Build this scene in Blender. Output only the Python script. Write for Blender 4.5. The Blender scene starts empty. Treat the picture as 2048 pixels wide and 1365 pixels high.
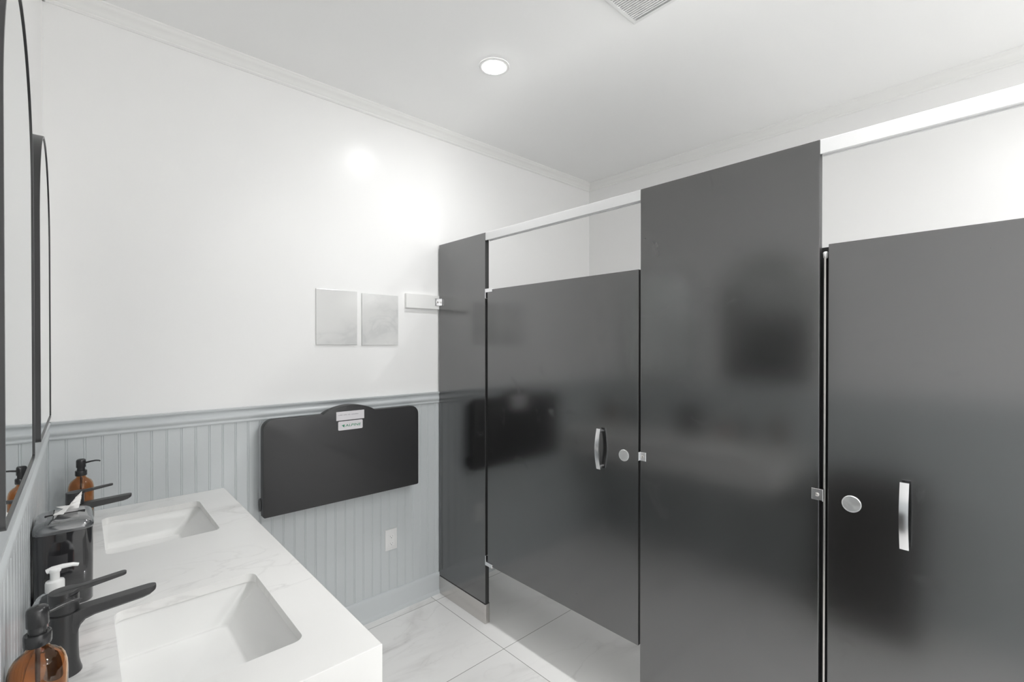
import bpy, bmesh, math, random
from mathutils import Vector, Matrix
PI = math.pi
C = bpy.context.scene.collection
random.seed(4)

# ------------------------------------------------------------------ dimensions (metres)
XL, XR = -0.095, 3.074          # left / right wall
YN, YF = -2.60, 2.418           # near / far wall
ZC = 2.805                      # ceiling
ZK = 0.865                      # countertop surface
XS = 1.604                      # front face of the stall fronts
RAIL_B, RAIL_T = 1.150, 1.218
SINK_Y = (1.255, 2.078)
BP = 0.0505                     # beadboard pitch

# ------------------------------------------------------------------ materials
MATS = {}
def mat(name, col=(.8, .8, .8), rough=.5, metal=0, ior=None, spec=None, trans=0, emit=None, coat=0, bump=None, noise=None):
    m = bpy.data.materials.new(name); m.use_nodes = True
    nt = m.node_tree; b = nt.nodes['Principled BSDF']
    b.inputs['Base Color'].default_value = (*col, 1)
    b.inputs['Roughness'].default_value = rough
    b.inputs['Metallic'].default_value = metal
    if ior: b.inputs['IOR'].default_value = ior
    if spec is not None: b.inputs['Specular IOR Level'].default_value = spec
    if trans: b.inputs['Transmission Weight'].default_value = trans
    if coat:
        b.inputs['Coat Weight'].default_value = coat; b.inputs['Coat Roughness'].default_value = .05
    if emit:
        b.inputs['Emission Color'].default_value = (*emit[0], 1); b.inputs['Emission Strength'].default_value = emit[1]
    geo = nt.nodes.new('ShaderNodeNewGeometry')
    if noise:                                   # (scale, amount): slight tone mottling
        n = nt.nodes.new('ShaderNodeTexNoise'); n.inputs['Scale'].default_value = noise[0]; n.inputs['Detail'].default_value = 4
        nt.links.new(geo.outputs['Position'], n.inputs['Vector'])
        mx = nt.nodes.new('ShaderNodeMix'); mx.data_type = 'RGBA'
        mx.inputs[6].default_value = (*[c * (1 - noise[1]) for c in col], 1)
        mx.inputs[7].default_value = (*[min(1, c * (1 + noise[1])) for c in col], 1)
        nt.links.new(n.outputs['Fac'], mx.inputs[0]); nt.links.new(mx.outputs[2], b.inputs['Base Color'])
    if bump:                                    # (scale, strength)
        n = nt.nodes.new('ShaderNodeTexNoise'); n.inputs['Scale'].default_value = bump[0]; n.inputs['Detail'].default_value = 3
        nt.links.new(geo.outputs['Position'], n.inputs['Vector'])
        bp = nt.nodes.new('ShaderNodeBump'); bp.inputs['Strength'].default_value = bump[1]; bp.inputs['Distance'].default_value = .002
        nt.links.new(n.outputs['Fac'], bp.inputs['Height']); nt.links.new(bp.outputs['Normal'], b.inputs['Normal'])
    MATS[name] = m
    return m

def marble(name, base, vein, scale, rough, tile=None, strength=.8, seed=0.0, thin=14.0):
    m = mat(name, base, rough); nt = m.node_tree; b = nt.nodes['Principled BSDF']; L = nt.links.new
    def N(t, **k):
        n = nt.nodes.new(t)
        for a, v in k.items(): setattr(n, a, v)
        return n
    def M(op, a, b_=None, c=None, clamp=False):
        n = N('ShaderNodeMath', operation=op, use_clamp=clamp)
        for i, v in enumerate((a, b_, c)):
            if v is None: continue
            if isinstance(v, (int, float)): n.inputs[i].default_value = v
            else: L(v, n.inputs[i])
        return n.outputs[0]
    geo = N('ShaderNodeNewGeometry')
    off = N('ShaderNodeVectorMath', operation='ADD'); off.inputs[1].default_value = (seed, seed * .7, seed * 1.3)
    L(geo.outputs['Position'], off.inputs[0])
    pos = off.outputs[0]
    brick = None
    if tile:
        mp = N('ShaderNodeVectorMath', operation='SUBTRACT'); mp.inputs[1].default_value = (tile[0] - 12, tile[1] - 12, 0)
        L(geo.outputs['Position'], mp.inputs[0])
        brick = N('ShaderNodeTexBrick', offset=0.0, squash=1.0)
        brick.inputs['Color1'].default_value = (0, 0, 0, 1); brick.inputs['Color2'].default_value = (1, 1, 1, 1)
        brick.inputs['Mortar'].default_value = (.5, .5, .5, 1)
        brick.inputs['Scale'].default_value = 1; brick.inputs['Mortar Size'].default_value = .0016
        brick.inputs['Mortar Smooth'].default_value = 0; brick.inputs['Brick Width'].default_value = 1.2; brick.inputs['Row Height'].default_value = .6
        L(mp.outputs[0], brick.inputs['Vector'])
        sc = N('ShaderNodeVectorMath', operation='SCALE'); L(brick.outputs['Color'], sc.inputs[0]); sc.inputs[3].default_value = 7.3
        ad = N('ShaderNodeVectorMath', operation='ADD'); L(sc.outputs[0], ad.inputs[0]); L(pos, ad.inputs[1]); pos = ad.outputs[0]
    # stretch along a diagonal so that the veins run
    mpn = N('ShaderNodeMapping'); mpn.inputs['Rotation'].default_value = (0, 0, math.radians(38)); mpn.inputs['Scale'].default_value = (1, 2.3, 1.5)
    L(pos, mpn.inputs['Vector'])
    def noise(s, d, dist=0):
        n = N('ShaderNodeTexNoise'); n.inputs['Scale'].default_value = s; n.inputs['Detail'].default_value = d
        n.inputs['Distortion'].default_value = dist; L(mpn.outputs[0], n.inputs['Vector']); return n.outputs['Fac']
    n1 = noise(scale, 6, .6)
    ridge = M('SUBTRACT', 1.0, M('MULTIPLY', M('ABSOLUTE', M('SUBTRACT', n1, .5)), thin), clamp=True)
    ridge = M('POWER', ridge, 2.5)
    n2 = noise(scale * 1.1, 2)
    mask = M('MULTIPLY', M('SUBTRACT', n2, .46), 5.0, clamp=True)
    n3 = noise(scale * 2.6, 5, 1.0)
    fine = M('POWER', M('SUBTRACT', 1.0, M('MULTIPLY', M('ABSOLUTE', M('SUBTRACT', n3, .52)), thin * 2.4), clamp=True), 2.0)
    v = M('ADD', M('MULTIPLY', ridge, mask), M('MULTIPLY', M('MULTIPLY', fine, mask), .55), clamp=True)
    v = M('MULTIPLY', v, strength)
    mx = N('ShaderNodeMix', data_type='RGBA'); mx.inputs[6].default_value = (*base, 1); mx.inputs[7].default_value = (*vein, 1)
    L(v, mx.inputs[0]); out = mx.outputs[2]
    cloud = noise(scale * .7, 3)
    mc = N('ShaderNodeMix', data_type='RGBA', blend_type='MULTIPLY'); mc.inputs[0].default_value = 1
    cr = N('ShaderNodeMapRange'); cr.inputs[1].default_value = .3; cr.inputs[2].default_value = .7; cr.inputs[3].default_value = .95; cr.inputs[4].default_value = 1.03
    L(cloud, cr.inputs[0]); L(out, mc.inputs[6]); L(cr.outputs[0], mc.inputs[7]); out = mc.outputs[2]
    if brick:
        mg = N('ShaderNodeMix', data_type='RGBA'); L(brick.outputs['Fac'], mg.inputs[0]); L(out, mg.inputs[6]); mg.inputs[7].default_value = (.30, .29, .28, 1)
        out = mg.outputs[2]
    L(out, b.inputs['Base Color'])
    return m

def laminate(name, col, rough, ior):
    """near-black glossy laminate with faint fingerprint smudges in the gloss"""
    m = mat(name, col, rough, ior=ior); nt = m.node_tree; b = nt.nodes['Principled BSDF']; L = nt.links.new
    geo = nt.nodes.new('ShaderNodeNewGeometry')
    n = nt.nodes.new('ShaderNodeTexNoise'); n.inputs['Scale'].default_value = 9; n.inputs['Detail'].default_value = 6; n.inputs['Distortion'].default_value = .8
    L(geo.outputs['Position'], n.inputs['Vector'])
    mr = nt.nodes.new('ShaderNodeMapRange'); mr.inputs[1].default_value = .62; mr.inputs[2].default_value = .80
    mr.inputs[3].default_value = rough; mr.inputs[4].default_value = rough + .16
    L(n.outputs['Fac'], mr.inputs[0]); L(mr.outputs[0], b.inputs['Roughness'])
    return m

mat('white_wall_paint', (.88, .878, .872), .27, spec=.24, bump=(260, .05))
mat('ceiling_paint', (.90, .90, .895), .75, bump=(300, .04))
mat('white_trim_paint', (.86, .86, .845), .35)
mat('grey_blue_paint', (.565, .592, .602), .33, bump=(140, .05), noise=(3, .02))
marble('floor_marble', (.88, .872, .858), (.36, .34, .32), .9, .13, tile=(1.538, 1.736), strength=.34, seed=3.1)
marble('counter_marble', (.84, .835, .82), (.52, .51, .50), 1.1, .22, strength=.7, seed=9.4, thin=13)
marble('tile_marble', (.72, .72, .71), (.55, .56, .56), 2.2, .12, strength=.6, seed=1.7, thin=6)
laminate('black_laminate', (.008, .008, .008), .165, 2.6)
mat('dark_bin', (.022, .018, .015), .45)
mat('black_edge', (.03, .03, .03), .45, spec=.3)
mat('white_ceramic', (.83, .83, .82), .10, coat=.4)
mat('chrome', (.86, .86, .87), .20, 1)
m = mat('spun_steel', (.86, .86, .86), .30, 1); nt = m.node_tree
tg = nt.nodes.new('ShaderNodeTangent'); tg.direction_type = 'RADIAL'; tg.axis = 'X'
nt.links.new(tg.outputs[0], nt.nodes['Principled BSDF'].inputs['Tangent']); nt.nodes['Principled BSDF'].inputs['Anisotropic'].default_value = .85
mat('brushed_steel', (.62, .60, .58), .26, 1, bump=(400, .03))
mat('white_aluminium', (.70, .70, .70), .35)
mat('black_metal', (.035, .035, .036), .33)
mat('satin_black', (.03, .03, .031), .2)
mat('black_plastic', (.028, .028, .029), .38, bump=(500, .05), noise=(4, .12))
mat('gloss_black_plastic', (.02, .02, .022), .06, ior=1.7, coat=.6)
mat('gloss_smoke_plastic', (.07, .075, .08), .07, ior=2.3, coat=.5)
mat('grey_plastic', (.52, .53, .54), .40)
mat('white_plastic', (.78, .78, .775), .30)
mat('slot_dark', (.12, .12, .115), .6)
mat('dark_gap_and_reflection', (.02, .02, .02), .8)
mat('label_white', (.72, .70, .72), .40)
mat('label_green', (.04, .25, .13), .45)
mat('label_grey', (.42, .40, .44), .5)
mat('label_pink', (.66, .36, .33), .5)
mat('mirror_glass', (.87, .90, .895), .0, 1)
mat('amber_glass', (.74, .44, .24), .02, ior=1.45, trans=1)
mat('clear_plastic', (.93, .94, .95), .05, ior=1.35, trans=1)
mat('frosted_plastic', (.80, .80, .79), .25)
mat('amber_tube', (.75, .35, .10), .3)
mat('tissue_paper', (.82, .81, .79), .9, bump=(60, .3))
LAMP_WIDE, LAMP_BEAM, LAMP_POW = 75.0, 260.0, 1.0     # the downlight's beam: strongest straight down, weak sideways
def lamp_lens(name, gain):
    m = mat(name, (.9, .9, .9), .4, emit=((.992, .995, 1.0), 1.0))
    nt = m.node_tree; g_ = nt.nodes.new('ShaderNodeNewGeometry'); sx = nt.nodes.new('ShaderNodeSeparateXYZ'); nt.links.new(g_.outputs['Incoming'], sx.inputs[0])
    def mth(op, a, b):
        n = nt.nodes.new('ShaderNodeMath'); n.operation = op
        for i, v in enumerate((a, b)):
            if isinstance(v, (int, float)): n.inputs[i].default_value = v
            else: nt.links.new(v, n.inputs[i])
        return n.outputs[0]
    dn = mth('MAXIMUM', mth('MULTIPLY', sx.outputs[2], -1.0), 0.0)
    e = mth('ADD', mth('MULTIPLY', mth('POWER', dn, LAMP_POW), LAMP_BEAM), LAMP_WIDE)
    nt.links.new(mth('MULTIPLY', e, gain), nt.nodes['Principled BSDF'].inputs['Emission Strength'])
lamp_lens('lamp_lens', 0.37); lamp_lens('lamp_lens_mid', 0.65); lamp_lens('fill_lamp_lens', 2.3)

# ------------------------------------------------------------------ mesh helpers
def box(bm, x0, x1, y0, y1, z0, z1, bev=0, seg=2):
    vs = [bm.verts.new((x, y, z)) for z in (z0, z1) for y in (y0, y1) for x in (x0, x1)]
    fs = [bm.faces.new([vs[i] for i in q]) for q in ((0, 2, 3, 1), (4, 5, 7, 6), (0, 1, 5, 4), (2, 6, 7, 3), (0, 4, 6, 2), (1, 3, 7, 5))]
    if bev:
        es = list({e for f in fs for e in f.edges})
        bmesh.ops.bevel(bm, geom=es, offset=bev, segments=seg, profile=.5, affect='EDGES')
    return bm

def rrect(cu, cv, hu, hv, r, n=6):
    """rounded rectangle outline in a plane, counter-clockwise; r a number or 4 radii (++, -+, --, +-)"""
    rs = r if isinstance(r, (tuple, list)) else (r,) * 4
    pts = []
    for k, (su, sv) in enumerate(((1, 1), (-1, 1), (-1, -1), (1, -1))):
        rr = max(rs[k], 1e-5)
        ou, ov = cu + su * (hu - rr), cv + sv * (hv - rr)
        for i in range(n + 1):
            a = (k + i / n) * PI / 2
            pts.append((ou + rr * math.cos(a), ov + rr * math.sin(a)))
    return pts

def place(axis, u, v, w):
    return {'x': (w, u, v), 'y': (u, w, v), 'z': (u, v, w)}[axis]

def prism(bm, pts, axis, a, b, holes=(), bev=0):
    """extrude an outline (with holes) between a and b along an axis; bev chamfers the outer rim at b"""
    loops = [pts] + list(holes)
    def ring(w, ins=0.0):
        out = []
        for li, lp in enumerate(loops):
            q = lp
            if ins and li == 0: q = inset(lp, ins)
            out.append([bm.verts.new(place(axis, u, v, w)) for u, v in q])
        return out
    sgn = 1 if b > a else -1
    rings = [ring(a)]
    if bev:
        rings.append(ring(b - sgn * bev)); rings.append(ring(b - sgn * bev * .3, bev * .3)); rings.append(ring(b, bev))
    else: rings.append(ring(b))
    for r0, r1 in zip(rings, rings[1:]):
        for l0, l1 in zip(r0, r1):
            n = len(l0)
            for i in range(n):
                bm.faces.new((l0[i], l0[(i + 1) % n], l1[(i + 1) % n], l1[i]))
    for rg in (rings[0], rings[-1]):
        es = []
        for l in rg:
            n = len(l)
            for i in range(n):
                e = bm.edges.get((l[i], l[(i + 1) % n])) or bm.edges.new((l[i], l[(i + 1) % n])); es.append(e)
        if len(rg) == 1:
            try: bm.faces.new(rg[0])
            except ValueError: pass
        else:
            bmesh.ops.triangle_fill(bm, use_beauty=True, use_dissolve=False, edges=es)
    return bm

def inset(pts, d):
    n = len(pts); out = []
    area = sum(pts[i][0] * pts[(i + 1) % n][1] - pts[(i + 1) % n][0] * pts[i][1] for i in range(n))
    s = 1 if area > 0 else -1
    for i in range(n):
        p0, p1, p2 = pts[i - 1], pts[i], pts[(i + 1) % n]
        def nrm(a, b):
            dx, dy = b[0] - a[0], b[1] - a[1]; l = math.hypot(dx, dy) or 1e-9
            return (-dy / l * s, dx / l * s)
        n1, n2 = nrm(p0, p1), nrm(p1, p2)
        m = (n1[0] + n2[0], n1[1] + n2[1]); l = math.hypot(*m) or 1e-9
        m = (m[0] / l, m[1] / l); k = d / max(.35, m[0] * n1[0] + m[1] * n1[1])
        out.append((p1[0] + m[0] * k, p1[1] + m[1] * k))
    return out

def loft(bm, sections, cap0=True, cap1=True, close=True):
    """sections: lists of 3-D points with equal counts"""
    rows = [[bm.verts.new(p) for p in s] for s in sections]
    n = len(rows[0])
    for a, b in zip(rows, rows[1:]):
        for i in range(n if close else n - 1):
            bm.faces.new((a[i], a[(i + 1) % n], b[(i + 1) % n], b[i]))
    if cap0: bm.faces.new(list(reversed(rows[0])))
    if cap1: bm.faces.new(rows[-1])
    return bm

def lathe(bm, prof, cx, cy, z0=0, seg=40, cap0=False, cap1=False):
    secs = [[(cx + r * math.cos(2 * PI * i / seg), cy + r * math.sin(2 * PI * i / seg), z0 + z) for i in range(seg)] for r, z in prof]
    return loft(bm, secs, cap0, cap1)

def tube(bm, path, rad, seg=12, flat=None, cap=True):
    """sweep a circle (or a flat (w, h) oval) along a path of points; flat's w lies across 'up' = z"""
    P = [Vector(p) for p in path]; secs = []
    for i, p in enumerate(P):
        t = (P[min(i + 1, len(P) - 1)] - P[max(i - 1, 0)]).normalized()
        ref = Vector((0, 0, 1)) if abs(t.z) < .95 else Vector((0, 1, 0))
        s = t.cross(ref).normalized(); u = s.cross(t).normalized()
        r = rad[i] if isinstance(rad, (list, tuple)) else rad
        secs.append([tuple(p + s * r * math.cos(a) + u * r * math.sin(a)) for a in [2 * PI * k / seg for k in range(seg)]])
    return loft(bm, secs, cap, cap)

def poly_sweep(bm, prof, fn0, fn1):
    """extrude a profile between two placements; profile closed"""
    return loft(bm, [[fn0(*p) for p in prof], [fn1(*p) for p in prof]])

def obj(name, bm, m, parent=None, smooth=None, origin='base'):
    bmesh.ops.recalc_face_normals(bm, faces=bm.faces[:])
    me = bpy.data.meshes.new(name)
    o = bpy.data.objects.new(name, me)
    if parent is not None:
        w = Vector(parent.location)
        q = parent
        while q.parent is not None: q = q.parent; w += q.location
        off = w
        loc = Vector((0, 0, 0)); o.parent = parent
    elif origin == 'base':
        xs = [v.co.x for v in bm.verts]; ys = [v.co.y for v in bm.verts]; zs = [v.co.z for v in bm.verts]
        off = Vector(((min(xs) + max(xs)) / 2, (min(ys) + max(ys)) / 2, min(zs))); loc = off
    else: off = Vector((0, 0, 0)); loc = off
    bmesh.ops.translate(bm, vec=-off, verts=bm.verts[:])
    if smooth is not None:
        for f in bm.faces: f.smooth = True
        for e in bm.edges:
            if len(e.link_faces) == 2 and e.calc_face_angle(0) > math.radians(smooth): e.smooth = False
    bm.to_mesh(me); bm.free()
    o.location = loc
    me.materials.append(MATS[m] if isinstance(m, str) else m)
    C.objects.link(o)
    return o

def thing(name, label, cat, loc, group=None):
    o = bpy.data.objects.new(name, None); C.objects.link(o); o.location = loc
    o.empty_display_size = .05
    return tag(o, label, cat, group)
def tag(o, label, cat, group=None):
    o['label'] = label; o['category'] = cat; o['kind'] = 'thing'
    if group: o['group'] = group
    return o
def struct(name, bm, m, label=None, smooth=None):
    o = obj(name, bm, m, None, smooth, origin='world'); o['kind'] = 'structure'
    if label: o['label'] = label
    return o
B = bmesh.new

# ------------------------------------------------------------------ room shell
W = .12
bm = B(); box(bm, XL - W, XR + W, YN - W, YF + W, -.12, 0); struct('floor', bm, 'floor_marble', 'white marble tiled floor')
bm = B(); box(bm, XL - W, XR + W, YN - W, YF + W, ZC, ZC + .12); struct('ceiling', bm, 'ceiling_paint', 'plain white ceiling')
bm = B(); box(bm, XL - W, XR + W, YF, YF + W, 0, ZC); struct('wall_far', bm, 'white_wall_paint', 'white painted wall above the grey beadboard')
bm = B(); box(bm, XL - W, XL, YN - W, YF, 0, ZC); struct('wall_left', bm, 'white_wall_paint', 'white wall behind the mirrors')
bm = B(); box(bm, XR, XR + W, YN - W, YF, 0, ZC); struct('wall_right', bm, 'white_wall_paint', 'white wall at the back of the stalls')
bm = B(); box(bm, XL, XR, YN - W, YN, 0, ZC); struct('wall_near', bm, 'white_wall_paint')

# beadboard: boards with a bead and two grooves at every joint
def bead_profile(u0, u1, phase, t=.008):
    pts = []; k = math.ceil((u0 - phase) / BP); u = phase + k * BP
    pts.append((u0, t))
    while u + .009 < u1:
        if u - .002 > u0:
            pts += [(u - .0016, t), (u, t - .0018), (u + .0012, t - .0006), (u + .0032, t - .0002), (u + .0052, t - .0006), (u + .0064, t - .0018), (u + .008, t)]
        u += BP
    pts.append((u1, t))
    return pts
pf = bead_profile(XL, XR, -.0406)
pts = [(XL, 0)] + pf + [(XR, 0)]
bm = B(); poly_sweep(bm, pts, lambda u, t: (u, YF - t, .0), lambda u, t: (u, YF - t, RAIL_B + .01)); struct('trim_1', bm, 'grey_blue_paint', 'grey beadboard wainscot under the chair rail')
pf = bead_profile(YN, YF, .0)
pts = [(YN, 0)] + pf + [(YF, 0)]
bm = B(); poly_sweep(bm, pts, lambda u, t: (XL + t, u, .0), lambda u, t: (XL + t, u, RAIL_B + .01)); struct('trim_2', bm, 'grey_blue_paint', 'grey beadboard wainscot behind the vanity')

# chair rail profile: (out, z)
rail = [(0, RAIL_B), (.012, RAIL_B), (.015, RAIL_B + .004), (.015, RAIL_B + .008), (.0125, RAIL_B + .011), (.0125, RAIL_B + .014), (.016, RAIL_B + .018),
        (.0195, RAIL_B + .023), (.0205, RAIL_B + .029), (.019, RAIL_B + .034), (.014, RAIL_B + .039), (.0105, RAIL_B + .045), (.0105, RAIL_B + .050),
        (.014, RAIL_B + .055), (.020, RAIL_B + .059), (.0215, RAIL_B + .062), (.0215, RAIL_T), (0, RAIL_T)]
bm = B(); poly_sweep(bm, rail, lambda o, z: (XL, YF - o, z), lambda o, z: (XR, YF - o, z)); struct('trim_3', bm, 'grey_blue_paint', 'moulded grey chair rail along the far wall', smooth=50)
railL = [(o * .8, z) for o, z in rail]
bm = B(); poly_sweep(bm, railL, lambda o, z: (XL + o, YN, z), lambda o, z: (XL + o, YF - .001, z)); struct('trim_4', bm, 'grey_blue_paint', 'moulded grey chair rail under the mirrors', smooth=50)
# baseboard
bb = [(0, 0), (.024, 0), (.024, .010), (.0215, .018), (.0175, .022), (.0165, .024), (.0165, .100), (.0145, .108), (.0135, .113), (.011, .120), (.008, .123), (0, .124)]
bm = B(); poly_sweep(bm, bb, lambda o, z: (XL, YF - .006 - o, z), lambda o, z: (XR, YF - .006 - o, z)); struct('baseboard_far', bm, 'grey_blue_paint', smooth=40)
bm = B(); poly_sweep(bm, bb, lambda o, z: (XL + .006 + o, YN, z), lambda o, z: (XL + .006 + o, YF, z)); struct('baseboard_left', bm, 'grey_blue_paint', smooth=40)
bm = B(); poly_sweep(bm, bb, lambda o, z: (XR - o, YN, z), lambda o, z: (XR - o, YF, z)); struct('baseboard_right', bm, 'grey_blue_paint', smooth=40)
# crown moulding: (out, down)
cr = [(0, 0), (.050, 0), (.050, .006), (.046, .009), (.043, .013), (.041, .017), (.034, .021), (.026, .027), (.020, .034), (.016, .041), (.012, .044), (.012, .050), (.007, .055), (0, .055)]
def crown(name, f0, f1): 
    b_ = B(); poly_sweep(b_, cr, f0, f1); struct(name, b_, 'white_trim_paint', smooth=40)
crown('trim_5', lambda o, d: (XL, YF - o, ZC - d), lambda o, d: (XR, YF - o, ZC - d))
crown('trim_6', lambda o, d: (XR - o, YN, ZC - d), lambda o, d: (XR - o, YF, ZC - d))
crown('trim_7', lambda o, d: (XL + o, YN, ZC - d), lambda o, d: (XL + o, YF, ZC - d))

# ------------------------------------------------------------------ recessed ceiling lights
def ceiling_light(x, y, label, lens='lamp_lens'):
    t = thing('recessed_ceiling_light', label, 'ceiling light', (x, y, ZC), 'recessed downlights')
    b_ = B(); lathe(b_, [(.052, -.001), (.0535, -.0035), (.068, -.004), (.0715, -.002), (.072, 0)], x, y, ZC - .0002, 56); obj('trim_ring', b_, 'white_plastic', t, 40)
    b_ = B(); lathe(b_, [(.0525, -.0022), (.0515, -.0050), (.047, -.0075), (.038, -.0095), (.022, -.0110), (.001, -.0115)], x, y, ZC - .0002, 56, cap1=True); obj('lens', b_, lens, t, 40)
    return t
ceiling_light(1.437, 1.690, 'lit round recessed downlight in the white ceiling above the vanity')
ceiling_light(1.437, .080, 'lit round recessed downlight further along the ceiling, reflected in the stall wall', 'lamp_lens_mid')

ceiling_light(1.437, -1.530, 'unseen fill downlight added at the entrance end of the ceiling', 'fill_lamp_lens')  # added out of view as fill, to raise the bounce light
ceiling_light(2.450, -1.500, 'unseen fill downlight added above the end stall by the right wall', 'fill_lamp_lens')  # another added fill lamp, out of view behind the stall fronts
# ------------------------------------------------------------------ ceiling vent
vx0, vx1, vy0, vy1 = 1.375, 1.657, .775, 1.077
t = thing('ceiling_vent', 'white slatted exhaust vent cover in the ceiling', 'vent', ((vx0 + vx1) / 2, (vy0 + vy1) / 2, ZC))
bm = B()
o_ = rrect((vx0 + vx1) / 2, (vy0 + vy1) / 2, (vx1 - vx0) / 2, (vy1 - vy0) / 2, .008)
h_ = rrect((vx0 + vx1) / 2, (vy0 + vy1) / 2, (vx1 - vx0) / 2 - .020, (vy1 - vy0) / 2 - .020, .004)
prism(bm, o_, 'z', ZC - .0002, ZC - .014, holes=[list(reversed(h_))], bev=.008); obj('frame', bm, 'white_plastic', t)
bm = B(); box(bm, vx0 + .019, vx1 - .019, vy0 + .019, vy1 - .019, ZC - .0025, ZC - .0004); obj('backing', bm, 'slot_dark', t)
bm = B(); x = vx0 + .026
while x < vx1 - .022:
    box(bm, x - .0032, x + .0032, vy0 + .0195, vy1 - .0195, ZC - .013, ZC - .004); x += .0112
obj('grille', bm, 'white_plastic', t)

# ------------------------------------------------------------------ mirrors (arched top, thin black frame)
def mirror(y0, y1, label):
    z0, z1 = 1.262, 2.085
    yc, hw = (y0 + y1) / 2, (y1 - y0) / 2
    t = thing('arched_wall_mirror', label, 'mirror', (XL, yc, z0), 'arched mirrors over the vanity')
    out = rrect(yc, (z0 + z1) / 2, hw, (z1 - z0) / 2, (hw * .995, hw * .995, .012, .012), 24)
    inn = inset(out, .006)
    b_ = B(); prism(b_, out, 'x', XL + .0005, XL + .0255, holes=[inn]); obj('frame', b_, 'black_metal', t, 40)
    b_ = B(); prism(b_, inset(out, .0062), 'x', XL + .001, XL + .0235); obj('glass', b_, 'mirror_glass', t)
    return t
mirror(.872, 1.415, 'arched black-framed mirror nearer the camera, cut off by the picture edge')
mirror(1.620, 2.190, 'arched black-framed mirror further away, next to the wall corner')

# ------------------------------------------------------------------ vanity countertop
CX0, CX1, CY0, CY1 = XL + .009, .472, .922, YF - .009
t = thing('vanity_countertop', 'white marble countertop with thick apron holding two sinks', 'countertop', ((CX0 + CX1) / 2, (CY0 + CY1) / 2, .70))
SX0, SX1, SH = .057, .357, .203
holes = [list(reversed(rrect((SX0 + SX1) / 2, y, (SX1 - SX0) / 2, SH, .022, 8))) for y in SINK_Y]
outl = [(CX0, CY0), (CX1, CY0), (CX1, CY1), (CX0, CY1)]
bm = B(); prism(bm, outl, 'z', ZK - .022, ZK, holes=holes, bev=.0012); obj('top_slab', bm, 'counter_marble', t)
bm = B()
ap = .17
prism(bm, [(CX0, CY0), (CX1, CY0), (CX1, CY1), (CX1 - .02, CY1), (CX1 - .02, CY0 + .02), (CX0, CY0 + .02)], 'z', ZK - ap, ZK - .022)
obj('apron', bm, 'counter_marble', t)
for y in (CY0 + .06, 1.667, CY1 - .06):
    bm = B()
    prism(bm, [(CX0 + .002, ZK - .024), (CX1 - .03, ZK - .024), (CX1 - .03, ZK - .07), (CX0 + .05, ZK - .34), (CX0 + .002, ZK - .34)], 'y', y - .02, y + .02)
    obj('wall_bracket', bm, 'black_metal', t)

def sink(y, label):
    cx = (SX0 + SX1) / 2
    t = thing('undermount_sink', label, 'sink', (cx, y, ZK - .16), 'rectangular undermount sinks')
    zt = ZK - .0225
    b_ = B()
    def sec(x0, x1, hy, r, z): return [(u, v, z) for u, v in rrect((x0 + x1) / 2, y, (x1 - x0) / 2, hy, r, 8)]
    g = .007
    secs = [sec(SX0 - .022, SX1 + .022, SH + .022, .03, zt), sec(SX0 - g, SX1 + g, SH + g, .026, zt), sec(SX0 - g, SX1 + g - .001, SH + g - .001, .026, zt - .004),
            sec(SX0 - .003, SX1 - .030, SH + .000, .024, zt - .045), sec(SX0 + .001, SX1 - .0660, SH - .007, .022, zt - .0885),
            sec(SX0 + .002, SX1 - .0680, SH - .0085, .021, zt - .0912), sec(SX0 + .004, SX1 - .0710, SH - .0110, .020, zt - .0928), sec(SX0 + .008, SX1 - .076, SH - .016, .018, zt - .0934)]
    # slope down to the drain
    dx, dy = SX0 + .09, y
    for k, f in enumerate((.7, .4, .18)):
        s = secs[7]; secs.append([(dx + (p[0] - dx) * f, dy + (p[1] - dy) * f, zt - .0934 - .005 * (1 - f)) for p in s])
    n = len(secs[0]); secs.append([(dx + .022 * math.cos(math.atan2(p[1] - dy, p[0] - dx)), dy + .022 * math.sin(math.atan2(p[1] - dy, p[0] - dx)), zt - .0986) for p in secs[7]])
    inner = list(secs)
    outer = [[(cx + (p[0] - cx) * 1.0, p[1], p[2]) for p in sec(SX0 - .022, SX1 + .022, SH + .022, .03, zt - .008)],
             sec(SX0 - .012, SX1 + .012, SH + .012, .03, zt - .014), sec(SX0 - .010, SX1 - .02, SH + .006, .03, zt - .07), sec(SX0 - .006, SX1 - .055, SH - .001, .03, zt - .100), sec(SX0 + .02, SX1 - .09, SH - .03, .03, zt - .112)]
    loft(b_, list(reversed(inner)) + outer, False, False); obj('basin', b_, 'white_ceramic', t, 28)
    b_ = B(); lathe(b_, [(.0215, .002), (.0215, .004), (.017, .0045), (.016, .002), (.001, .001)], dx, dy, zt - .1010, 28, cap1=True); obj('drain', b_, 'chrome', t, 40)
    return t
sink(SINK_Y[0], 'white rectangular undermount sink at the near end of the countertop')
sink(SINK_Y[1], 'white rectangular undermount sink at the far end, by the beadboard wall')

# ------------------------------------------------------------------ waste bin by the near end of the vanity
bxc, byc = .095, .560
t = thing('waste_bin', 'tall dark waste bin by the near vanity end, reflected in the stall door', 'waste bin', (bxc, byc, 0))
def bs(hx, hy, zz, r=.03): return [(u, v, zz) for u, v in rrect(bxc, byc, hx, hy, r, 6)]
bm = B(); loft(bm, [bs(.125, .205, .001), bs(.128, .208, .006), bs(.140, .222, .700)]); obj('body', bm, 'dark_bin', t, 40)
bm = B(); loft(bm, [bs(.143, .225, .7005), bs(.146, .228, .706), bs(.146, .228, .735), bs(.135, .216, .775), bs(.100, .180, .800), bs(.060, .120, .806)]); obj('lid', bm, 'dark_bin', t, 45)

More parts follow.
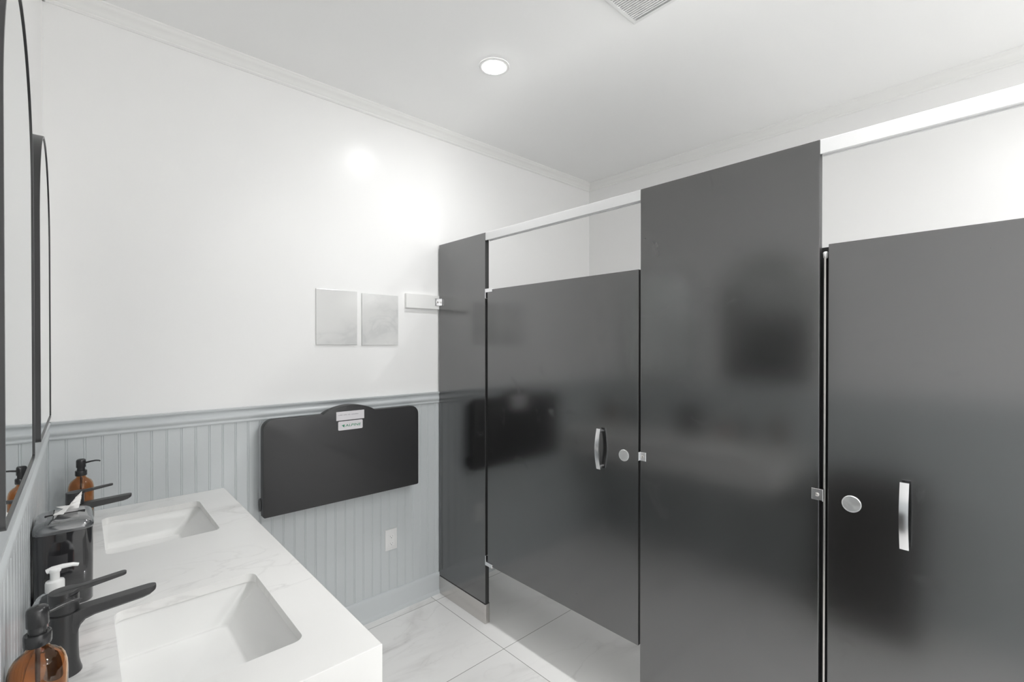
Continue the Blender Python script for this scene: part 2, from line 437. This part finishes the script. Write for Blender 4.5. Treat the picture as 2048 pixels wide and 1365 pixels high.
# ------------------------------------------------------------------ faucets
def faucet(x, y, label):
    t = thing('black_faucet', label, 'faucet', (x, y, ZK), 'matte black single-lever faucets')
    b_ = B(); lathe(b_, [(.0265, 0), (.0265, .003), (.0245, .010), (.0222, .022), (.0212, .045), (.0212, .095), (.0218, .118)], x, y, ZK + .0002, 36, True, True)
    obj('body', b_, 'black_metal', t, 50)
    b_ = B()
    def cs(xx, hw, zt, zb):
        h = (zt - zb)
        return [(xx, y - hw, zt - .0012), (xx, y - hw + .0012, zt), (xx, y + hw - .0012, zt), (xx, y + hw, zt - .0012), (xx, y + hw, zb + h * .22), (xx, y + hw - .004, zb), (xx, y - hw + .004, zb), (xx, y - hw, zb + h * .22)]
    z = ZK
    loft(b_, [cs(x + .004, .0180, z + .1180, z + .060), cs(x + .0185, .0165, z + .1190, z + .076), cs(x + .024, .0155, z + .1200, z + .090), cs(x + .031, .0148, z + .1210, z + .098), cs(x + .045, .0145, z + .1218, z + .1020),
              cs(x + .120, .0140, z + .1250, z + .1075), cs(x + .132, .0132, z + .1255, z + .1100), cs(x + .138, .0115, z + .1256, z + .1135), cs(x + .1415, .0085, z + .1257, z + .1155), cs(x + .1430, .0050, z + .1257, z + .1190)])
    obj('spout', b_, 'black_metal', t, 35)
    b_ = B(); lathe(b_, [(.0205, .1185), (.0205, .1215)], x, y, ZK, 36, True, True); obj('gap_ring', b_, 'dark_gap_and_reflection', t)
    b_ = B()
    lathe(b_, [(.0218, .1218), (.0226, .1232), (.0226, .1530)], x, y, ZK, 36, True, True)
    plan = [(.0226 * math.cos(a), .0226 * math.sin(a)) for a in [math.radians(40 + 280 * k / 28) for k in range(29)]]
    plan = plan[:0] + [(.0245, .0105), (.0300, .0095)][::-1] + plan + [(.0245, -.0105), (.0300, -.0095)]
    tip = [(.0860 + .0085 * math.cos(a), .0085 * math.sin(a)) for a in [math.radians(-90 + 180 * k / 10) for k in range(11)]]
    plan = plan + tip
    def lift(u): return .010 * max(0, u) / .095
    lo, hi, h2 = [], [], []
    pin = inset(plan, .0008)
    for (u, v), (pu, pv) in zip(plan, pin):
        lo.append((x + u, y + v, z + .1528 + lift(u) * 1.0 + (.0015 if u > .03 else 0))); hi.append((x + u, y + v, z + .1592 + lift(u))); h2.append((x + pu, y + pv, z + .1600 + lift(pu)))
    loft(b_, [lo, hi, h2])
    obj('lever', b_, 'black_metal', t, 35)
    return t
faucet(-.024, SINK_Y[0], 'matte black lever faucet at the nearer sink, behind the amber bottle')
faucet(-.012, SINK_Y[1], 'matte black lever faucet at the far sink')

# ------------------------------------------------------------------ amber pump bottles
def amber_bottle(x, y, ang, label):
    t = thing('amber_soap_bottle', label, 'soap bottle', (x, y, ZK), 'amber glass pump bottles')
    z = ZK + .0005
    prof = [(.004, 0), (.030, 0), (.0328, .002), (.0350, .007), (.0352, .014), (.0352, .116), (.0345, .126), (.0319, .137), (.0272, .1455), (.0205, .1515), (.0153, .1555), (.0133, .1590), (.0130, .1660), (.0130, .172)]
    inn = [(.0106, .172), (.0106, .1595), (.0128, .1555), (.0180, .1505), (.0250, .1440), (.0296, .1355), (.0322, .125), (.0328, .116), (.0328, .014), (.0308, .0065), (.004, .006)]
    b_ = B(); secs = prof + inn
    lathe(b_, secs, x, y, z, 44, True, True); obj('glass_body', b_, 'amber_glass', t, 60)
    b_ = B(); lathe(b_, [(.003, .020), (.003, .181)], x, y, z, 14, True, True); obj('dip_tube', b_, 'amber_tube', t, 60)
    b_ = B(); lathe(b_, [(.0133, .1640), (.0160, .1640), (.0167, .1655), (.0167, .1800), (.0160, .1818), (.0142, .1822), (.0138, .1815), (.0115, .1815)], x, y, z, 40, False, True); obj('collar', b_, 'satin_black', t, 40)
    p = obj_pump = B(); lathe(p, [(.0113, .1816), (.0113, .1930), (.0132, .1935), (.0136, .195), (.0136, .2145), (.0131, .2190), (.0112, .2220), (.0075, .2235), (.001, .2240)], x, y, z, 40, True, True)
    ph = obj('pump_head', p, 'satin_black', t, 40)
    d = Vector((math.cos(ang), math.sin(ang), 0)); c = Vector((x, y, z))
    b_ = B(); tube(b_, [c + d * .010 + Vector((0, 0, .208)), c + d * .026 + Vector((0, 0, .2110)), c + d * .040 + Vector((0, 0, .2125)), c + d * .049 + Vector((0, 0, .2112)), c + d * .053 + Vector((0, 0, .2085))], [.0034, .0030, .0028, .0026, .0024], 12)
    obj('nozzle', b_, 'satin_black', ph, 50)
    return t
amber_bottle(-.0500, 1.050, .30, 'amber glass soap bottle with black pump, closest to the camera')
amber_bottle(.003, 2.305, -.12, 'amber glass soap bottle with black pump, in the far corner of the countertop')

# ------------------------------------------------------------------ clear soap bottle
x, y, z = -.040, 1.395, ZK + .0005
t = thing('clear_soap_bottle', 'clear plastic soap bottle with white pump and pink label behind the near faucet', 'soap bottle', (x, y, ZK))
def oval(hx, hy, zz, n=40): return [(x + hx * math.cos(2 * PI * i / n), y + hy * math.sin(2 * PI * i / n), z + zz) for i in range(n)]
bm = B()
outer = [(.006, 0), (.031, 0), (.0355, .004), (.0365, .010), (.0365, .060), (.0362, .078), (.0340, .092), (.0285, .102), (.0205, .108), (.0150, .1105), (.0120, .1125), (.0120, .116)]
inner = [(.0105, .116), (.0105, .112), (.0140, .1090), (.0195, .1065), (.0275, .1005), (.0325, .091), (.0346, .078), (.035, .060), (.035, .010), (.0335, .0055), (.006, .004)]
loft(bm, [oval(r, min(r, .0275) if r > .028 else r, zz) for r, zz in outer + inner]); obj('clear_body', bm, 'clear_plastic', t, 60)
bm = B(); sc = []
for zz in (.020, .082):
    sc.append([(x + .0369 * math.cos(a), y + .0279 * math.sin(a), z + zz) for a in [math.radians(60 + 120 * k / 16) for k in range(17)]])
loft(bm, sc, False, False, close=False); obj('back_label', bm, 'label_white', t)
bm = B(); sc = []
for zz in (.014, .080):
    sc.append([(x + .0369 * math.cos(a), y + .0279 * math.sin(a), z + zz) for a in [math.radians(-150 + 175 * k / 20) for k in range(21)]])
loft(bm, sc, False, False, close=False); obj('front_label', bm, 'label_pink', t)
bm = B(); lathe(bm, [(.0030, .010), (.0030, .116)], x, y, z, 12, True, True); obj('dip_tube', bm, 'frosted_plastic', t, 60)
bm = B(); lathe(bm, [(.0135, .1125), (.0155, .113), (.0155, .131), (.0145, .1335), (.0085, .135), (.0078, .136)], x, y, z, 32, True, True); obj('collar', bm, 'frosted_plastic', t, 45)
bm = B(); lathe(bm, [(.0078, .134), (.0078, .150), (.0100, .153), (.0105, .157), (.0090, .1595)], x, y, z, 28, True, True)
tube(bm, [(x - .013, y, z + .1555), (x - .004, y, z + .1585), (x + .012, y + .001, z + .1600), (x + .028, y + .002, z + .1588), (x + .037, y + .003, z + .1555)], [.0050, .0058, .0050, .0042, .0034], 12)
obj('pump_head', bm, 'frosted_plastic', t, 45)

# ------------------------------------------------------------------ tissue dispenser
t = thing('tissue_dispenser', 'glossy black tissue dispenser on the countertop with a white tissue sticking out', 'tissue dispenser', (-.025, 1.64, ZK))
dx0, dx1, dy0, dy1 = -.0845, .0255, 1.565, 1.715
def ds(i, zz, r=.020, sh=0): return [(u, v, ZK + zz) for u, v in rrect((dx0 + dx1) / 2 + sh, (dy0 + dy1) / 2, (dx1 - dx0) / 2 - i, (dy1 - dy0) / 2 - i, r, 8)]
bm = B(); loft(bm, [ds(.004, .0005), ds(.002, .004), ds(.0015, .10), ds(.0015, .1815)]); obj('body', bm, 'gloss_black_plastic', t, 40)
bm = B(); loft(bm, [ds(.0008, .1817, .022), ds(-.0006, .1835, .023), ds(-.0004, .1895, .023), ds(.0012, .1960, .023), ds(.0050, .2020, .022), ds(.0105, .2062, .020), ds(.0175, .2086, .018), ds(.026, .2099, .014), ds(.038, .2104, .008)]); ld = obj('lid', bm, 'gloss_smoke_plastic', t, 60)
bm = B(); box(bm, -.065, .010, 1.636, 1.644, ZK + .2085, ZK + .2110, .0006, 1); obj('slot', bm, 'dark_gap_and_reflection', ld)
bm = B(); box(bm, -.0500, -.0475, 1.590, 1.690, ZK + .2065, ZK + .2106, .0006, 1); obj('reflection_line', bm, 'dark_gap_and_reflection', ld)  # dark strip standing in for a reflection across the lid
bm = B()
rows = [[(-.040, 1.700, .204), (-.022, 1.703, .204), (-.004, 1.701, .204)],
        [(-.046, 1.690, .212), (-.024, 1.700, .216), (-.003, 1.698, .215)],
        [(-.049, 1.672, .213), (-.026, 1.690, .226), (.000, 1.705, .228)],
        [(-.034, 1.664, .214), (-.014, 1.694, .238), (.002, 1.712, .242)],
        [(-.020, 1.690, .232), (-.008, 1.706, .250), (.003, 1.716, .256)],
        [(-.006, 1.706, .256), (.000, 1.712, .262), (.0045, 1.718, .268)]]
g = [[bm.verts.new((p[0], p[1] - .061, ZK + .2108 + (p[2] - .204) * .70)) for p in r] for r in rows]
for a, b_ in zip(g, g[1:]):
    for i in range(2): bm.faces.new((a[i], a[i + 1], b_[i + 1], b_[i]))
bmesh.ops.subdivide_edges(bm, edges=bm.edges[:], cuts=3, use_grid_fill=True, smooth=.6)
for v in bm.verts: v.co += Vector((random.uniform(-1, 1), random.uniform(-1, 1), random.uniform(-1, 1))) * .0006
ret = bmesh.ops.solidify(bm, geom=bm.faces[:], thickness=.0006)
ts = obj('tissue', bm, 'tissue_paper', None, 60); tag(ts, 'crumpled white tissue poking up from the black dispenser', 'tissue')

# ------------------------------------------------------------------ baby changing station
bx0, bx1, bz0, bz1 = .608, 1.410, .716, 1.160
yf = 2.318
t = thing('baby_changing_station', 'folded black wall-mounted baby changing station under the chair rail', 'changing station', ((bx0 + bx1) / 2, yf + .04, bz0))
hump = []
xc = 1.012
base = [(bx0 + .006, bz0), (bx1 - .006, bz0), (bx1, bz0 + .006)]
out = list(base)
r = .045
for i in range(9): a = i / 8 * PI / 2; out.append((bx1 - r + r * math.cos(a), bz1 - r + r * math.sin(a)))
# raised centre
out += [(xc + .135, bz1)]
for i in range(21):
    s = i / 20; u = xc + .132 - .264 * s
    out.append((u, bz1 + .0035 + .0345 * math.sin(PI * s) ** .8))
out += [(xc - .135, bz1)]
for i in range(9): a = PI / 2 + i / 8 * PI / 2; out.append((bx0 + r + r * math.cos(a), bz1 - r + r * math.sin(a)))
out.append((bx0, bz0 + .006))
bm = B(); prism(bm, out, 'y', yf + .040, yf, bev=.003); door = obj('front_panel', bm, 'black_plastic', t, 35)
bm = B(); prism(bm, rrect((bx0 + bx1) / 2, (bz0 + bz1) / 2 - .004, (bx1 - bx0) / 2 - .003, (bz1 - bz0) / 2 - .004, (.05, .05, .01, .01), 8), 'y', YF - .012, yf + .054); obj('wall_shell', bm, 'grey_plastic', t, 40)
bm = B(); prism(bm, rrect((bx0 + bx1) / 2, (bz0 + bz1) / 2 - .004, (bx1 - bx0) / 2 - .014, (bz1 - bz0) / 2 - .012, (.05, .05, .01, .01), 8), 'y', yf + .0538, yf + .0402); obj('bed_tray', bm, 'black_plastic', t, 40)
for sx in (bx0 - .003, bx1 + .003 - .018):
    bm = B()
    secs = [[(xx, yf + .048 + .021 * math.cos(2 * PI * k / 24), bz0 + .052 + .030 * math.sin(2 * PI * k / 24)) for k in range(24)] for xx in (sx, sx + .018)]
    loft(bm, secs); obj('hinge', bm, 'black_plastic', t, 40)
bm = B(); prism(bm, rrect(1.0135, 1.144, .0730, .0220, .0008), 'y', yf - .0003, yf - .0012); lb = obj('instruction_label', bm, 'label_white', door)
lb['label'] = 'white rectangular label with a line of tiny grey print'
bm = B(); u = .950
for wlen in (.0225, .0195, .0125, .0385):     # unreadably small print: grey dashes of the words' lengths
    k = u
    while k < u + wlen - .0018:
        box(bm, k, k + .0021, yf - .00135, yf - .00118, 1.1465, 1.1465 + random.choice((.0036, .0044, .0052))); k += .0029
    u += wlen + .0045
obj('fine_print', bm, 'label_grey', lb)
bm = B(); prism(bm, rrect(1.0140, 1.0945, .0640, .0225, .006), 'y', yf - .0003, yf - .0012); lb = obj('logo_label', bm, 'label_white', door)
lb['label'] = 'white rounded label with a green logo'
def text(body, size, loc, name, m, parent):
    cu = bpy.data.curves.new(name, 'FONT'); cu.body = body; cu.size = size; cu.extrude = .0001; cu.space_character = 1.05; cu.align_x = 'LEFT'; cu.shear = .15
    cu.offset = .0002
    tmp = bpy.data.objects.new(name, cu); C.objects.link(tmp)
    bpy.context.view_layer.update()
    me = bpy.data.meshes.new_from_object(tmp.evaluated_get(bpy.context.evaluated_depsgraph_get()))
    bpy.data.objects.remove(tmp)
    b_ = B(); b_.from_mesh(me); bpy.data.meshes.remove(me)
    bmesh.ops.scale(b_, vec=(1.38, 1, 1), verts=b_.verts[:])
    bmesh.ops.rotate(b_, cent=(0, 0, 0), matrix=Matrix.Rotation(PI / 2, 3, 'X'), verts=b_.verts[:])
    bmesh.ops.translate(b_, vec=loc, verts=b_.verts[:])
    return obj(name, b_, m, parent)
text('ALPINE', .0175, (.9865, yf - .0014, 1.0885), 'logo_lettering', 'label_green', lb)
bm = B()
prism(bm, [(.9660, 1.0965), (.9830, 1.1010), (.9815, 1.0905)], 'y', yf - .0012, yf - .0015)
prism(bm, [(.9715, 1.0935), (.9795, 1.0925), (.9835, 1.0870), (.9765, 1.0880)], 'y', yf - .0012, yf - .0015)
obj('logo_mark', bm, 'label_green', lb)

# ------------------------------------------------------------------ marble tiles on the wall
def tile(x0, x1, z0, z1, label):
    b_ = B(); prism(b_, [(x0, z0), (x1, z0), (x1, z1), (x0, z1)], 'y', YF - .0003, YF - .008, bev=.0015)
    return tag(obj('marble_wall_tile', b_, 'tile_marble'), label, 'wall tile', 'pale marble tiles above the changing station')
tile(.877, 1.0915, 1.502, 1.786, 'pale marble wall tile further from the black stall')
tile(1.119, 1.3345, 1.500, 1.779, 'pale marble wall tile closer to the stall mounting block')

# ------------------------------------------------------------------ mounting block
bm = B(); box(bm, 1.380, 1.640, YF - .019, YF - .0003, 1.716, 1.798, .001, 1)
tag(obj('mounting_block', bm, 'white_trim_paint'), 'white painted board on the wall carrying the stall bracket', 'mounting board')

# ------------------------------------------------------------------ electrical outlet
t = thing('electrical_outlet', 'white wall outlet in the beadboard under the changing station', 'outlet', (1.2865, YF - .009, .350))
yo = YF - .0083
bm = B(); prism(bm, rrect(1.2865, .4080, .0365, .0585, .003), 'y', yo, yo - .0062, bev=.003); obj('cover_plate', bm, 'white_plastic', t, 30)
bm = B(); prism(bm, rrect(1.2865, .4080, .0168, .0335, .002), 'y', yo - .0058, yo - .0078, bev=.0006); ins = obj('receptacle', bm, 'white_plastic', t)
for zc in (.4275, .3885):
    for dxx, h in ((-.0065, .0035), (.0065, .0028)):
        bm = B(); box(bm, 1.2865 + dxx - .0008, 1.2865 + dxx + .0008, yo - .0080, yo - .0076, zc - h, zc + h); obj('slot', bm, 'slot_dark', ins)
    bm = B(); prism(bm, rrect(1.2865, zc - .0085, .0022, .0022, .0018), 'y', yo - .0076, yo - .0080); obj('ground_hole', bm, 'slot_dark', ins)
for zc in (.4600, .3560):
    bm = B(); prism(bm, rrect(1.2865, zc, .0032, .0032, .0031), 'y', yo - .006, yo - .0070); obj('screw', bm, 'white_plastic', t, 30)
for zc in (.4110, .4045):
    bm = B(); box(bm, 1.2805, 1.2925, yo - .0086, yo - .0076, zc - .0024, zc + .0024, .0004, 1); obj('button', bm, 'white_plastic', ins)

def dark_edges(o):
    o.data.materials.append(MATS['black_edge'])
    for p in o.data.polygons:
        if abs(p.normal.x) < .9: p.material_index = 1
    return o
# ------------------------------------------------------------------ stall partition frame
TH = .0255
t = thing('toilet_partition', 'black laminate toilet stall front of tall posts joined by a white headrail', 'toilet partition', (XS, 1.0, 0))
PZ = 2.1035
def pilaster(y0, y1):
    b_ = B(); box(b_, XS, XS + TH, y0, y1, .02, PZ, .0012, 2); p = dark_edges(obj('pilaster', b_, 'black_laminate', t))
    # steel shoe round the foot
    b_ = B(); o1 = rrect(XS + TH / 2, (y0 + y1) / 2, TH / 2 + .0045, (y1 - y0) / 2 + .0045, .005, 5)
    prism(b_, o1, 'z', .0005, .104, holes=[list(reversed(rrect(XS + TH / 2, (y0 + y1) / 2, TH / 2 + .001, (y1 - y0) / 2 + .001, .001, 2)))])
    s = obj('shoe', b_, 'brushed_steel', p, 35); s['label'] = 'brushed steel shoe'
    for yy in (y0 + (y1 - y0) * .72,):
        b_ = B(); secs = [[(XS - .0045 - dxx, yy + rr * math.cos(2 * PI * k / 12), .092 + rr * math.sin(2 * PI * k / 12)) for k in range(12)] for dxx, rr in ((-.001, .003), (.0008, .003), (.0018, .0015))]
        loft(b_, secs); obj('shoe_screw', b_, 'chrome', p, 40)
    return p
P1 = (1.960, 2.400); P2 = (.411, 1.011); P3 = (-1.10, -.47)
pilaster(*P1); pilaster(*P2); pilaster(*P3)
# divider panels running back to the wall behind the middle and end posts
for y0 in (.700,):
    bm = B(); box(bm, XS + TH + .004, XR - .006, y0, y0 + .0255, .325, 1.795, .0012, 2); obj('divider_panel', bm, 'black_laminate', t)
# headrail pieces between the posts
for a, b_y in ((P2[1] + .0006, P1[0] - .0006), (P3[1] + .0006, P2[0] - .0006)):
    bm = B()
    prof = [(XS + .0005, 2.0620), (XS + .0005, 2.1015), (XS + .0020, 2.1030), (XS + .0330, 2.1030), (XS + .0345, 2.1015), (XS + .0345, 2.0620), (XS + .0285, 2.0620), (XS + .0285, 2.0665), (XS + .0060, 2.0665), (XS + .0060, 2.0620)]
    loft(bm, [[(u, a, v) for u, v in prof], [(u, b_y, v) for u, v in prof]]); h = obj('headrail', bm, 'white_aluminium', t)
# chrome bracket holding the first post to the mounting block
bm = B()
box(bm, XS - .0032, XS - .0002, P1[1] - .034, P1[1] + .001, 1.7375, 1.7795, .0008, 1)
box(bm, XS - .0320, XS - .0002, YF - .0226, YF - .0195, 1.7375, 1.7795, .0008, 1)
brk = obj('wall_bracket', bm, 'chrome', t); brk['label'] = 'chrome wall bracket'
bm = B(); secs = [[(XS - .0032 - d, P1[1] - .017 + rr * math.cos(2 * PI * k / 16), 1.7585 + rr * math.sin(2 * PI * k / 16)) for k in range(16)] for d, rr in ((0, .0060), (.002, .0055), (.0035, .003))]
loft(bm, secs); obj('screw', bm, 'brushed_steel', brk, 40)
bm = B(); secs = [[(XS - .018 + rr * math.cos(2 * PI * k / 16), YF - .0226 - d, 1.7585 + rr * math.sin(2 * PI * k / 16)) for k in range(16)] for d, rr in ((0, .0060), (.002, .0055), (.0035, .003))]
loft(bm, secs); obj('screw', bm, 'brushed_steel', brk, 40)
# latch keepers on the middle post
def keeper(y0, y1, z, lip):
    b_ = B(); box(b_, XS - .0030, XS - .0002, y0, y1, z - .0165, z + .0165, .0008, 1)
    box(b_, XS - .0100, XS - .0030, lip - .0012, lip + .0012, z - .0165, z + .0165, .0004, 1)
    k_ = obj('latch_keeper', b_, 'chrome', t); k_['label'] = 'chrome latch keeper'
    b_ = B(); yc = (y0 + y1) / 2
    secs = [[(XS - .0030 - d, yc + rr * math.cos(2 * PI * k / 16), z + rr * math.sin(2 * PI * k / 16)) for k in range(16)] for d, rr in ((0, .0060), (.002, .0055), (.0035, .003))]
    loft(b_, secs); obj('screw', b_, 'brushed_steel', k_, 40)
keeper(.985, 1.0135, 1.0685, 1.0125)
keeper(.3985, .430, 1.0600, .3995)

# ------------------------------------------------------------------ stall doors
def stall_door(y0, y1, z0, z1, hy, hz0, hz1, ky, kz, hinge_y, label, strip=None, group='black stall doors'):
    t = thing('stall_door', label, 'stall door', (XS, (y0 + y1) / 2, z0), group)
    b_ = B(); box(b_, XS, XS + TH, y0, y1, z0, z1, .0012, 2); pn = dark_edges(obj('door_panel', b_, 'black_laminate', t))
    # bowed chrome pull
    b_ = B(); n = 16; secs = []
    for i in range(n + 1):
        s = i / n; zz = hz0 + (hz1 - hz0) * s; bow = .016 + .014 * math.sin(PI * s); w = .0095; th = .0028
        cxx = XS - bow
        secs.append([(cxx - th, hy - w, zz), (cxx - th * 1.2, hy, zz), (cxx - th, hy + w, zz), (cxx + th, hy + w, zz), (cxx + th, hy - w, zz)])
    loft(b_, secs); pl = obj('pull_handle', b_, 'chrome', t, 50); pl['label'] = 'bowed chrome pull handle'
    for zz in (hz0 + .011, hz1 - .011):
        b_ = B(); secs = [[(xx, hy + .0065 * math.cos(2 * PI * k / 16), zz + .0065 * math.sin(2 * PI * k / 16)) for k in range(16)] for xx in (XS - .0002, XS - .016)]
        loft(b_, secs); obj('standoff', b_, 'chrome', pl, 40)
    # round latch plate
    b_ = B(); secs = [[(XS - d, ky + rr * math.cos(2 * PI * k / 40), kz + rr * math.sin(2 * PI * k / 40)) for k in range(40)] for d, rr in ((.0002, .0232), (.0030, .0232), (.0037, .0226), (.0037, .0215), (.0034, .0212), (.0031, .0005))]
    loft(b_, secs); k_ = obj('latch_plate', b_, 'spun_steel', t, 30); k_['label'] = 'round spun steel latch plate'
    # hinges top and bottom
    s = 1 if hinge_y > (y0 + y1) / 2 else -1; edge = y1 if s > 0 else y0
    for zz, up in ((z1, 1), (z0, -1)):
        b_ = B()
        za, zb = (zz - .014, zz + .006) if up > 0 else (zz - .006, zz + .014)
        box(b_, XS - .0042, XS + TH + .004, min(edge - s * .040, edge + s * .016), max(edge - s * .040, edge + s * .016), za, zb, .0015, 2)
        zc, zd = (zz - .045, zz + .006) if up > 0 else (zz - .006, zz + .045)
        box(b_, XS - .0030, XS + TH, min(edge + s * .0125, edge + s * .0185), max(edge + s * .0125, edge + s * .0185), zc, zd, .0008, 1)
        h_ = obj('hinge', b_, 'chrome', t); h_['label'] = 'chrome pivot hinge'
    if strip:
        b_ = B(); box(b_, XS + .0262, XS + .0300, strip[0] - .010, strip[1] + .010, z0 + .005, z1 - .004); obj('stop_backing', b_, 'black_edge', t)
        b_ = B(); box(b_, XS + .006, XS + .0262, strip[0], strip[1], z0 + .01, z1 - .03, .001, 2); st = obj('stop_strip', b_, 'brushed_steel', t, 40); st['label'] = 'thin steel door stop strip'
        b_ = B(); secs = [[(XS + .012 + rr * math.cos(2 * PI * k / 16), (strip[0] + strip[1]) / 2 + rr * math.sin(2 * PI * k / 16), z1 - .040 + zz) for k in range(16)] for zz, rr in ((0, .003), (.004, .006), (.018, .007), (.021, .004))]
        loft(b_, secs); obj('bumper', b_, 'white_plastic', t, 50)
    return t
stall_door(1.0195, 1.941, .325, 1.795, 1.198, .985, 1.153, 1.085, 1.059, 1.95, 'black stall door between the two posts, narrow chrome handle seen side on', None)
stall_door(-.450, .3885, .325, 1.7935, .213, .965, 1.140, .331, 1.0515, -.46, 'black stall door cut off by the picture edge, latch plate beside its post', (.3960, .4015))

# ------------------------------------------------------------------ camera
cam = bpy.data.cameras.new('camera'); co = bpy.data.objects.new('camera', cam); C.objects.link(co)
F, CY = 943.16, 695.75
cam.sensor_fit = 'HORIZONTAL'; cam.sensor_width = 36.0; cam.lens = 36.0 * F / 2048
cam.shift_x = 0.0; cam.shift_y = (CY - 682.5) / 2048
cam.clip_start = .01
yaw, pitch = .742439681, -.00532704
co.location = (0, 0, 1.5)
co.rotation_euler = (PI / 2 + pitch, 0, -yaw)
bpy.context.scene.camera = co

# ------------------------------------------------------------------ world and view
w = bpy.data.worlds.new('world'); bpy.context.scene.world = w; w.use_nodes = True
w.node_tree.nodes['Background'].inputs[0].default_value = (.9, .95, 1, 1); w.node_tree.nodes['Background'].inputs[1].default_value = .3
sc = bpy.context.scene
sc.view_settings.view_transform = 'Standard'; sc.view_settings.look = 'None'
sc.view_settings.exposure = 1.50; sc.view_settings.gamma = 1.0; sc.view_settings.use_curve_mapping = False
sc.cycles.max_bounces = 14; sc.cycles.diffuse_bounces = 12; sc.cycles.glossy_bounces = 6; sc.cycles.transmission_bounces = 10
sc.cycles.caustics_reflective = False; sc.cycles.caustics_refractive = False
sc.cycles.use_denoising = True
